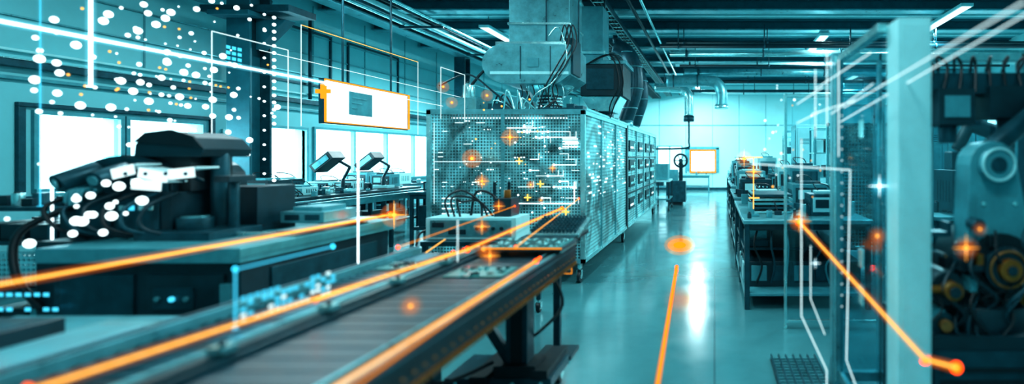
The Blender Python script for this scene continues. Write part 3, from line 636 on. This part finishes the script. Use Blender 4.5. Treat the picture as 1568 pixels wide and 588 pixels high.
# ---------------------------------------------------------------- right side of aisle
def bench2(x0, x1, y0, y1, zt, sd=0):
    o = Obj('steel_work_table', .005); o.box(x0, x1, y0, y1, zt-.04, zt, GREY); o.box(x0+.03, x1-.03, y0+.03, y1-.03, zt-.1, zt-.04, DARK)
    for x in (x0+.04, x1-.04):
        for y in (y0+.04, (y0+y1)/2, y1-.04): o.box(x-.025, x+.025, y-.025, y+.025, 0, zt-.04, DARK2)
    o.box(x0+.03, x1-.03, y0+.03, y1-.03, .13, .16, MID).box(x0+.04, x1-.04, y0+.3, y1-.3, .16, .42, DARK).box(x0+.02, x0+.05, y0+.02, y1-.02, .08, .13, GREY)
    o.box(x0+.03, x1-.03, y0+.5, y1-.2, .5, .53, DARK2)
    for k in range(4): o.box(x0+.1+.22*k, x0+.26+.22*k, y0+.29, y0+.3, .22, .38, (MID, DARK2)[k % 2])
    R = random.Random(sd+5)
    for k in range(10): y = y0+.3+(y1-y0-.8)*k/10; o.box(x0+.02, x0+.04, y, y+R.uniform(.05, .14), .2, .38, R.choice((MID, GREY, PALE, DARK2)))
    for k in range(8): y = y0+.55+(y1-y0-1.0)*k/8; o.box(x0+.06, x0+.3, y, y+.12, .53, .53+R.uniform(.05, .2), R.choice((MID, GREY, DARK, DARK2)))
    for k in range(6): o.tube([(x0+.15+.15*k, y0+.2, .75), (x0+.12+.17*k, y0+.15, .6), (x0+.2+.13*k, y0+.2, .4), (x0+.15+.15*k, y0+.28, .2)], .012, (BLACK, DARK2, GREY)[k % 3], 6)
    o.done()
    clutter(x0, x1, y0, y1, zt+.001, int(26*(y1-y0)), sd, .16)
bench2(.28, 1.55, 5.3, 7.7, .88, 31); bench2(.3, 1.4, 8.3, 10.6, .88, 32); bench2(.35, 1.5, 11.4, 14.2, .88, 33); bench2(.4, 1.6, 15.2, 18.5, .88, 34)
for x, y, w, d, h, m, m2 in [(.45, 6.9, .45, .4, .16, DARK, PALE), (.95, 6.6, .45, .5, .28, GREY, DARK), (.4, 8.5, .5, .4, .26, DARK2, DARK), (1.0, 8.6, .35, .4, .45, PALE, MID), (.4, 9.6, .5, .5, .36, MID, PALE), (1.0, 9.7, .3, .5, .3, DARK2, MID), (.45, 11.6, .5, .5, .35, GREY, DARK), (1.0, 12.2, .4, .5, .6, PALE, MID), (.5, 13.1, .5, .5, .4, DARK2, PALE), (.5, 15.5, .5, .6, .5, MID, DARK), (.5, 17, .6, .6, .4, PALE, DARK2), (1.0, 5.7, .4, .35, .22, DARK2, PALE), (1.0, 7.2, .4, .4, .5, GREY, DARK2), (.42, 10.2, .3, .3, .5, GREY, DARK)]:
    instrument(x, y, .885, w, d, h, m, m2)
o = Obj('stacked_circuit_trays', .003)
for k in range(5): o.box(.4, .85, 5.9, 6.5, .885+.045*k, .91+.045*k, (STEEL, DARK2, MID)[k % 3]).box(.4, .43, 5.9, 6.5, .885+.045*k, .925+.045*k, GREY)
o.done()
for yy0 in (8.9, 12.6):
    o = Obj('component_shelving', .003)
    for x in (1.65, 2.5):
        for y in (yy0, yy0+.45): o.box(x-.015, x+.015, y-.015, y+.015, 0, 2.0, GREY)
    R = random.Random(int(yy0*7))
    for z in (.3, .75, 1.15, 1.55, 1.95):
        o.box(1.63, 2.52, yy0-.02, yy0+.47, z, z+.02, STEEL)
        for k in range(6):
            if z < 1.9: o.box(1.68+.135*k, 1.79+.135*k, yy0+.02, yy0+.35, z+.02, z+.02+R.uniform(.08, .28), R.choice((MID, PALE, DARK, GREY, DARK2)))
    o.done()
def tall(name, x0, x1, y0, y1, h, m, mesh=None):
    o = Obj(name, .008); o.box(x0, x1, y0, y1, .08, h, m).box(x0+.03, x1-.03, y0+.03, y1-.03, 0, .08, DARK)
    c = (x0+x1)/2
    for a, b in ((x0+.03, c-.01), (c+.01, x1-.03)):
        o.box(a, b, y0-.012, y0, .14, h-.06, mesh or PALE); o.box(b-.06 if a < c-.1 else a+.04, b-.045 if a < c-.1 else a+.055, y0-.035, y0-.012, h*.45, h*.55, DARK)
        for k in range(4): o.box(a+.05, b-.05, y0-.018, y0-.01, h*.82+.03*k, h*.82+.01+.03*k, DARK2)
    o.box(x0-.01, x0, y0+.06, y1-.06, .2, h-.1, GREY); o.done()
tall('tall_cabinet', 1.65, 2.35, 11.0, 11.7, 2.15, PALE); tall('tall_cabinet', 1.9, 2.9, 14.5, 15.2, 2.2, GREY)
tall('server_cabinet', 2.9, 3.8, 8.0, 8.8, 2.1, MID, GREY); tall('server_cabinet', 3.95, 4.9, 9.2, 10.0, 2.0, DARK2, MID)
tall('tall_cabinet', 5.3, 6.4, 10.5, 11.2, 1.9, GREY, GREY); tall('tall_cabinet', 3.0, 4.2, 17.5, 18.2, 2.1, MID)
o = Obj('mesh_safety_fence', .003)
for x in (1.65, 2.25, 2.85): o.box(x-.02, x+.02, 7.9, 7.95, 0, 2.0, STEEL)
for z in (.15, 1.95): o.box(1.65, 2.85, 7.9, 7.95, z, z+.04, STEEL)
o.box(1.67, 2.83, 7.92, 7.925, .2, 1.95, PERF_B); o.done()
def partition(x0, x1, y, h, n):
    o = Obj('glass_partition', .003)
    for k in range(n+1): x = x0+(x1-x0)*k/n; o.box(x-.012, x+.012, y-.02, y+.02, 0, h, STEEL if k % 2 == 0 else GREY)
    for z in (.05, h-.03): o.box(x0, x1, y-.015, y+.015, z, z+.025, STEEL)
    o.box(x0, x1, y-.003, y+.003, .07, h-.03, GLASS3); o.done()
partition(.62, 1.9, 4.75, 2.05, 3); partition(1.62, 3.6, 7.2, 2.2, 4)
bench2(2.2, 4.4, 5.4, 6.4, .9, 35); instrument(2.5, 5.7, .905, .6, .5, .45, DARK2, DARK); instrument(3.4, 5.7, .905, .5, .5, .7, DARK2, MID)
o = Obj('cable_reel_machine', .004); c = (-1.06, 17, 1.38)
o.ring(c, .2, .035, DARK).cyl((c[0], 16.9, c[2]), (c[0], 17.1, c[2]), .06, DARK)
for k in range(3): a = k*math.pi/3; o.cyl((c[0]-.19*math.cos(a), 17, c[2]-.19*math.sin(a)), (c[0]+.19*math.cos(a), 17, c[2]+.19*math.sin(a)), .014, DARK, seg=8)
o.box(-1.12, -1.0, 17.05, 17.15, .5, 1.4, DARK).box(-1.5, -.9, 16.8, 17.4, .1, .75, DARK2).box(-1.45, -1.15, 16.9, 17.3, .75, 1.1, MID).box(-1.4, -1.0, 16.85, 17.35, 0, .1, BLACK); o.done()
o = Obj('assembly_cart', .005); o.box(-1.7, -1.25, 15, 16.2, .8, .85, PALE).box(-1.7, -1.25, 15, 16.2, .3, .34, GREY).box(-1.65, -1.3, 15.1, 15.7, .86, 1.3, MID)
for x in (-1.68, -1.27):
    for y in (15.04, 16.16): o.box(x-.02, x+.02, y-.02, y+.02, .1, .8, DARK); o.caster(x, y, 0, .045)
o.done()
bench(-2.8, -.2, 22.2, 23.2, .75, 2, MID, GREY); clutter(-2.8, -.2, 22.2, 23.2, .751, 24, 44, .2)

# glazed guard enclosure, right foreground
o = Obj('glazed_machine_guard', .006)
o.box(.83, .98, 2.45, 2.62, 0, 2.13, PALE); o.box(.845, .965, 2.44, 2.452, .05, 2.1, PALE)
o.box(.76, .83, 3.5, 3.58, 0, 2.17, GREY).box(.77, .785, 3.49, 3.502, .05, 2.15, STEEL); o.box(1.98, 2.06, 3.5, 3.58, 0, 2.17, GREY)
o.box(1.06, 1.08, 3.5, 3.56, 0, 2.17, GREY)
o.box(.78, .83, 2.6, 3.5, 2.10, 2.14, STEEL).box(.83, 2.0, 3.5, 3.56, 2.12, 2.17, STEEL)
o.box(.80, .83, 2.6, 3.5, .06, .12, GREY).box(.83, 1.98, 3.5, 3.55, .05, .11, GREY)
o.box(.81, .816, 2.62, 3.5, .12, 2.08, GLASS2).box(.84, 1.98, 3.53, 3.536, .11, 2.1, GLASS2)
for z in (.7, .9, 1.6): o.box(.79, .80, 2.9, 2.98, z, z+.1, STEEL)
o.done()
o = Obj('floor_grating', .002)
for k in range(22): o.box(.42, .74, 2.9+.05*k, 2.912+.05*k, .005, .035, GREY)
for k in range(7): x = .42+.0533*k; o.box(x-.005, x+.005, 2.88, 4.02, .002, .04, DARK2)
o.box(.41, .75, 2.88, 4.02, .0, .006, BLACK); o.done()

# robot process unit behind the guard: dark, cluttered, small bronze drives
o = Obj('industrial_robot_arm', .008)
o.box(1.02, 1.9, 2.66, 3.3, 0, .62, DARK).box(1.07, 1.8, 2.645, 2.66, .1, .55, DARK2)
for k in range(6): o.box(1.1, 1.7, 2.635, 2.646, .15+.06*k, .17+.06*k, BLACK)
o.cyl((1.42, 2.95, .62), (1.42, 2.95, .74), .26, DARK, seg=28)
o.cyl((1.46, 2.75, .94), (1.46, 3.2, .94), .17, BLACK, seg=28).cyl((1.46, 2.70, .94), (1.46, 2.75, .94), .11, DARK).cyl((1.46, 2.66, .94), (1.46, 2.70, .94), .055, BRONZE).cyl((1.46, 2.65, .94), (1.46, 2.66, .94), .025, DARK).ring((1.46, 2.69, .94), .09, .007, COPPER)
o.cyl((1.17, 2.72, .84), (1.17, 3.1, .84), .085, DARK).cyl((1.17, 2.64, .84), (1.17, 2.72, .84), .045, BRONZE).cyl((1.17, 2.625, .84), (1.17, 2.64, .84), .028, DARK).cyl((1.05, 2.7, .84), (1.17, 2.7, .84), .02, BRONZE)
o.cyl((1.15, 2.72, .66), (1.15, 3.0, .66), .06, DARK2).cyl((1.15, 2.68, .66), (1.15, 2.72, .66), .03, COPPER)
o.cyl((1.32, 2.70, 1.16), (1.32, 2.8, 1.16), .03, DARK2).cyl((1.18, 2.68, 1.06), (1.3, 2.68, 1.06), .02, DARK2)
prof = [(1.30, .98), (1.30, 1.2), (1.31, 1.42)]+[(1.43+.12*math.cos(a), 1.46+.12*math.sin(a)) for a in [math.pi*(1-k/8) for k in range(9)]]+[(1.60, 1.2), (1.62, .98)]
o.prism(prof, 'Y', 2.78, 2.95, MID)
o.box(1.34, 1.56, 2.77, 2.78, 1.02, 1.3, MID)
for z in (1.05, 1.26):
    for x in (1.37, 1.53): o.cyl((x, 2.77, z), (x, 2.76, z), .012, STEEL, seg=10)
o.cyl((1.43, 2.73, 1.46), (1.43, 3.0, 1.46), .085, MID, seg=28).ring((1.43, 2.725, 1.46), .08, .008, PALE).cyl((1.43, 2.72, 1.46), (1.43, 2.73, 1.46), .04, DARK2)
o.cyl((1.43, 2.9, 1.5), (1.75, 2.95, 1.75), .06, DARK2, .05).sph((1.77, 2.95, 1.77), .07, DARK)
R = random.Random(77)
for k in range(80):
    x = R.uniform(1.03, 1.62); z = R.uniform(.5, 1.1); w = R.uniform(.02, .08); h = R.uniform(.02, .08); y = R.uniform(2.7, 2.95)
    m = R.choice((BLACK, BLACK, DARK, DARK, DARK, DARK2, DARK2, MID, BRONZE))
    if R.random() < .55: o.box(x, x+w, y, y+.1, z, z+h, m)
    else: o.cyl((x, y, z), (x, y+.12, z), w*.45, m, seg=12); o.cyl((x, y-.01, z), (x, y, z), w*.2, R.choice((STEEL, COPPER, DARK)), seg=8)
for k in range(16):
    x = R.uniform(1.05, 1.6); z = R.uniform(.7, 1.2)
    o.tube([(x, 2.75, z), (x+R.uniform(-.1, .1), 2.68, z-.12), (x+R.uniform(-.12, .12), 2.68, z-.25), (x+R.uniform(-.1, .1), 2.75, z-.35)], R.uniform(.006, .012), R.choice((BLACK, BLACK, DARK2, DARK)), 6)
o.done()
o = Obj('overhead_process_head', .006)
o.box(1.12, 1.97, 3.1, 3.3, 1.86, 1.98, DARK2).box(1.25, 1.45, 3.02, 3.3, 1.68, 1.88, DARK).box(1.55, 1.85, 3.05, 3.3, 1.72, 1.9, DARK)
o.cyl((1.34, 3.12, 1.68), (1.34, 3.12, 1.58), .05, DARK2).cyl((1.7, 3.15, 1.72), (1.7, 3.15, 1.62), .06, DARK2).box(1.28, 1.42, 3.01, 3.02, 1.72, 1.84, MID)
for k in range(8): o.tube([(1.18+.09*k, 3.08, 1.98), (1.15+.1*k, 3.05, 2.06), (1.25+.08*k, 3.1, 2.02), (1.2+.09*k, 3.06, 1.86)], .009, BLACK, 6)
for x in (1.15, 1.9): o.box(x, x+.05, 3.32, 3.4, 0, 1.86, DARK2)
for x in (1.15, 1.9): o.box(x, x+.05, 3.3, 3.44, 1.86, 1.95, DARK2)
o.done()
o = Obj('industrial_robot_arm', .012)
o.box(2.3, 2.9, 3.9, 4.5, 0, .5, DARK2).cyl((2.6, 4.2, .5), (2.6, 4.2, .75), .22, DARK)
o.cyl((2.6, 4.0, .9), (2.6, 4.4, .9), .17, DARK2).cyl((2.6, 4.15, .9), (2.4, 4.15, 1.5), .11, MID, .085).cyl((2.4, 4.0, 1.55), (2.4, 4.35, 1.55), .12, DARK)
o.cyl((2.4, 4.15, 1.6), (1.95, 4.15, 1.75), .07, DARK2, .055).cyl((1.95, 4.15, 1.75), (1.85, 4.15, 1.55), .045, DARK).box(1.78, 1.9, 4.08, 4.22, 1.4, 1.54, DARK2); o.done()

# ---------------------------------------------------------------- holographic overlay, added as glowing tubes, dots and frames
def beam(pts, r, m, halo=None, hr=4., name='glowing_light_streak'):
    o = Obj(name, 0)
    for a, b in zip(pts, pts[1:]): o.cyl(a, b, r, m, seg=8)
    for p in pts[1:-1]: o.ico(p, r*1.05, m)
    if halo:
        for a, b in zip(pts, pts[1:]): o.cyl(a, b, r*hr, halo, seg=14)
    return o.done()
def node(p, r, halo=G_OR, core=E_YE, cross=True):
    o = Obj('glowing_light_node', 0); o.ico(p, r*.24, core); o.sph(p, r*.55, halo); o.sph(p, r*.9, halo if r < .05 else (G_OR2 if halo == G_OR else G_WH2))
    o.sph(p, r*1.4, G_OR2 if halo == G_OR else G_WH2)
    if cross:
        x, y, z = p; L = r*1.6
        for d in ((L, 0), (-L, 0), (0, L), (0, -L)): o.cyl((x+d[0], y, z+d[1]), (x, y, z), .0004, core, r*.07, 6)
    o.done()
beam([(-2.52, 1.88, 1.05), (-2.52, 4.22, 1.05)], .0055, E_YE, G_OR)
beam([(-1.58, 1.25, .96), (-1.44, 3.15, .96), (-1.60, 5.7, .96)], .0045, E_YE, G_OR)
beam([(-.905, 1.25, .95), (-.94, 2.86, .95)], .0032, E_YE, G_OR)
beam([(-.86, 1.25, .95), (-.95, 2.95, .95)], .0022, E_OR, G_OR)
beam([(-1.47, 2.0, .97), (-1.42, 2.95, .98)], .0022, E_YE, G_OR2)
beam([(-1.1, 3.0, 1.0), (-1.25, 4.2, 1.02), (-1.3, 5.2, 1.1)], .0022, E_YE, G_OR2)
beam([(-1.75, 3.0, 1.0), (-1.62, 4.4, 1.1)], .0022, E_OR, G_OR2)
beam([(-.36, 3.2, .02), (-.51, 7.3, .02)], .006, E_OR, G_OR, 4)
beam([(.50, 3.2, 1.115), (.775, 2.0, .754), (.78, 1.75, .82)], .0045, E_YE, G_OR)
for p, r in [((-2.48, 4.2, 1.05), .07), ((-1.2, 2.9, .97), .035), ((.50, 3.2, 1.12), .045), ((.42, 5.8, 1.34), .06), ((.30, 5.5, 1.48), .06), ((-2.75, 6.15, 1.48), .08), ((-2.3, 6.1, 1.72), .07), ((-1.12, 2.0, .95), .03), ((.72, 2.4, 1.15), .03), ((-1.15, 2.7, 1.04), .03), ((-2.1, 4.9, 1.28), .045), ((-2.1, 6.2, 1.18), .04), ((-1.85, 6.2, 1.37), .035), ((-2.0, 6.25, 1.0), .03), ((-3.05, 6.3, 2.13), .05), ((1.02, 2.2, 1.13), .035), ((1.1, 2.25, 1.2), .022), ((-1.75, 6.2, .9), .03), ((-3.1, 6.2, 2.3), .05), ((-2.6, 6.2, 2.2), .05), ((-1.5, 3.5, 1.05), .035), ((-1.75, 4.4, 1.1), .035), ((-1.35, 3.6, 1.0), .025)]:
    node(p, r, cross=r in (.07, .06, .035, .045))
o = Obj('glowing_light_node', 0); o.sph((-.45, 7.0, .36), .05, E_OR, (1.6, 1, .8)); o.sph((-.45, 7.0, .36), .11, G_OR, (1.5, 1, .8)); o.sph((-.45, 7.0, .36), .15, G_OR2, (1.4, 1, .9)); o.done()
beam([(-4.0, 2.9, 2.26), (-4.0, 5.6, 2.26)], .009, E_WH, G_WH, 3)
beam([(-4.0, 3.48, 1.95), (-4.0, 3.48, 2.75)], .009, E_WH, G_WH, 3)
beam([(-4.15, 3.4, .55), (-4.15, 3.4, 1.3)], .006, E_WH, G_WH2, 3)
beam([(-5.2, 6.2, 2.72), (-5.2, 12, 2.72)], .004, E_LN)
beam([(-4.1, 3.3, 1.2), (-4.1, 3.3, 2.6)], .003, E_CY, G_WH2, 5)
beam([(-2.9, 5.6, 1.45), (-2.0, 5.6, 1.45)], .003, E_LN)
def vframe(x, y0, y1, z0, z1, r, m, sides='tblr', topm=None):
    o = Obj('glowing_outline_frame', 0)
    if 't' in sides: o.cyl((x, y0, z1), (x, y1, z1), r, topm or m, seg=8)
    if 'b' in sides: o.cyl((x, y0, z0), (x, y1, z0), r, m, seg=8)
    if 'l' in sides: o.cyl((x, y0, z0), (x, y0, z1), r, m, seg=8)
    if 'r' in sides: o.cyl((x, y1, z0), (x, y1, z1), r, m, seg=8)
    o.done()
vframe(-4.7, 6.17, 8.6, 1.85, 3.0, .004, E_LN, 'tlr', E_YE)
vframe(-4.4, 4.75, 5.6, 1.7, 2.6, .004, E_LN, 'tlr')
vframe(-3.75, 6.0, 7.6, 1.5, 2.2, .0035, E_LN, 'tr')
vframe(-2.9, 5.75, 6.3, 1.9, 2.45, .003, E_LN, 'tlr')
beam([(-2.2, 3.35, .62), (-2.2, 3.35, 1.5)], .004, E_WH, G_WH2, 3); beam([(-2.2, 3.35, .62), (-1.96, 3.95, .9)], .0035, E_YE)
beam([(-1.66, 1.88, .905), (-1.66, 1.88, 1.11), (-1.66, 2.36, 1.11)], .0028, E_CY, G_WH2, 3)
beam([(-1.42, 3.0, .92), (-1.42, 3.0, 1.15)], .003, E_LN)
beam([(.21, 3.1, 1.46), (.72, 2.88, 1.43), (.70, 2.88, .42), (.74, 2.5, .2)], .003, E_LN)
beam([(.48, 3.0, 1.6), (.48, 3.0, .62), (.62, 3.0, .32), (.62, 3.0, .1)], .003, E_LN)
beam([(.54, 3.05, 1.0), (.54, 3.05, .7), (.62, 3.05, .5)], .0025, E_LN)
for p in [[(.74, 3.1, 1.78), (.80, 1.4, 1.9)], [(.72, 3.1, 1.70), (1.02, 1.75, 1.97)], [(.60, 2.8, 1.72), (.76, 2.6, 1.85)], [(.52, 2.8, 1.6), (.52, 2.8, 1.95)], [(.58, 2.8, 1.66), (.58, 2.8, 2.05)], [(.64, 2.8, 1.5), (.64, 2.8, 2.0)], [(.52, 2.8, 1.85), (.72, 2.5, 1.98)], [(.5, 2.8, 1.72), (.7, 2.7, 1.78)], [(.44, 2.9, 1.78), (.56, 2.8, 1.86)], [(.44, 2.9, 1.68), (.56, 2.8, 1.74)]]: beam(p, .0028, E_LN)
for p, r in [((.79, 2.6, 1.36), .035), ((.52, 2.8, .95), .018), ((.60, 2.8, 1.98), .018)]: node(p, r, G_WH, E_WH, True)
o = Obj('glowing_dot_field', 0); random.seed(4)
for k in range(34):
    for j in range(27):
        dens = max(0, 1-abs(k-11)/16)*max(.16, 1-abs(j-15)/15)
        if random.random() < dens*.85:
            y = 3.3+.072*k; z = 1.2+.064*j; q = random.random()
            o.ico((-4.15+random.uniform(-.05, .05), y, z), random.choice((.006, .010, .014, .020, .024)) if q < .88 else .008, E_WH if q < .88 or j < 8 else E_YE)
for k in range(22): o.ico((-3.75+random.uniform(-.2, .6), 3.0, 1.05+random.uniform(-.1, .35)), random.choice((.01, .018, .024)), E_WH)
for k in range(24):
    o.ico((-5.6, 6.9, 1.2+.09*k), .022, E_WH)
    if k % 2: o.ico((-5.6, 6.75, 1.2+.09*k), .016, E_WH)
o.done()
o = Obj('glowing_dot_field', 0)
for k in range(18): o.ico((.68, 2.9, .7+.06*k), .004, E_LN)
for k in range(26): o.ico((random.uniform(.3, .75), 3.6, random.uniform(1.2, 2.0)), random.choice((.004, .007)), random.choice((E_WH, E_YE)))
for k in range(22): o.ico((random.uniform(-2.6, -1.6), 5.7, random.uniform(.9, 2.2)), random.choice((.006, .01)), random.choice((E_WH, E_YE, E_YE)))
o.done()
o = Obj('glowing_glyph_block', 0); random.seed(9)
for k in range(16):
    for j in range(5):
        if random.random() < .5: y = 1.9+.03*k; o.box(-1.66, -1.657, y, y+.02, .915+.02*j, .927+.02*j, E_CY if random.random() < .75 else E_LN)
for k in range(7):
    for j in range(5):
        if random.random() < .6: o.box(-3.9+.05*k, -3.87+.05*k, 2.95, 2.953, .42+.08*j, .44+.08*j, E_CY)
for k in range(3):
    for j in range(4): o.box(-4.5, -4.496, 5.0+.06*k, 5.04+.06*k, 2.35+.05*j, 2.38+.05*j, E_CY)
o.done()
o = Obj('glowing_plus_marker', 0)
x, y, z = -4.3, 5.95, 2.22
o.box(x-.08, x+.08, y, y+.02, z-.022, z+.022, E_OR).box(x-.022, x+.022, y, y+.02, z-.08, z+.08, E_OR); o.done()
o = Obj('glowing_glyph_block', 0)
o.box(.37, .378, 5.2, 5.21, 1.0, 1.5, E_YE).box(.30, .46, 5.2, 5.21, 1.49, 1.5, E_YE).box(.33, .43, 5.2, 5.21, 1.1, 1.11, E_YE); o.done()

# ---------------------------------------------------------------- daylight + camera
w = bpy.data.worlds.new('daylight'); S.world = w; w.use_nodes = True
bg = w.node_tree.nodes['Background']; bg.inputs[0].default_value = (.76, .97, 1, 1); bg.inputs[1].default_value = 3.4
for x, y, z, sx, sy, rot, e in [(XL-.25, 7.4, 1.56, .9, 2.1, 90, 110), (XL-.25, 12.6, 1.5, 1.1, 5.8, 90, 300)]:
    d = bpy.data.lights.new('window_daylight', 'AREA'); d.shape = 'RECTANGLE'; d.size = sx; d.size_y = sy; d.energy = e; d.color = (.76, .97, 1)
    b = bpy.data.objects.new('window_daylight', d); b.location = (x, y, z); b.rotation_euler = (0, math.radians(-rot), 0); S.collection.objects.link(b)
cam = bpy.data.cameras.new('camera'); c = bpy.data.objects.new('camera', cam); S.collection.objects.link(c)
c.location = (0, 0, 1.5); c.rotation_euler = (math.radians(90), 0, 0)
cam.sensor_width = 36; cam.lens = 19.08; cam.shift_x = -.1978; cam.shift_y = -.0344; cam.clip_start = .05
cam.dof.use_dof = True; cam.dof.focus_distance = 8.5; cam.dof.aperture_fstop = .62
S.camera = c
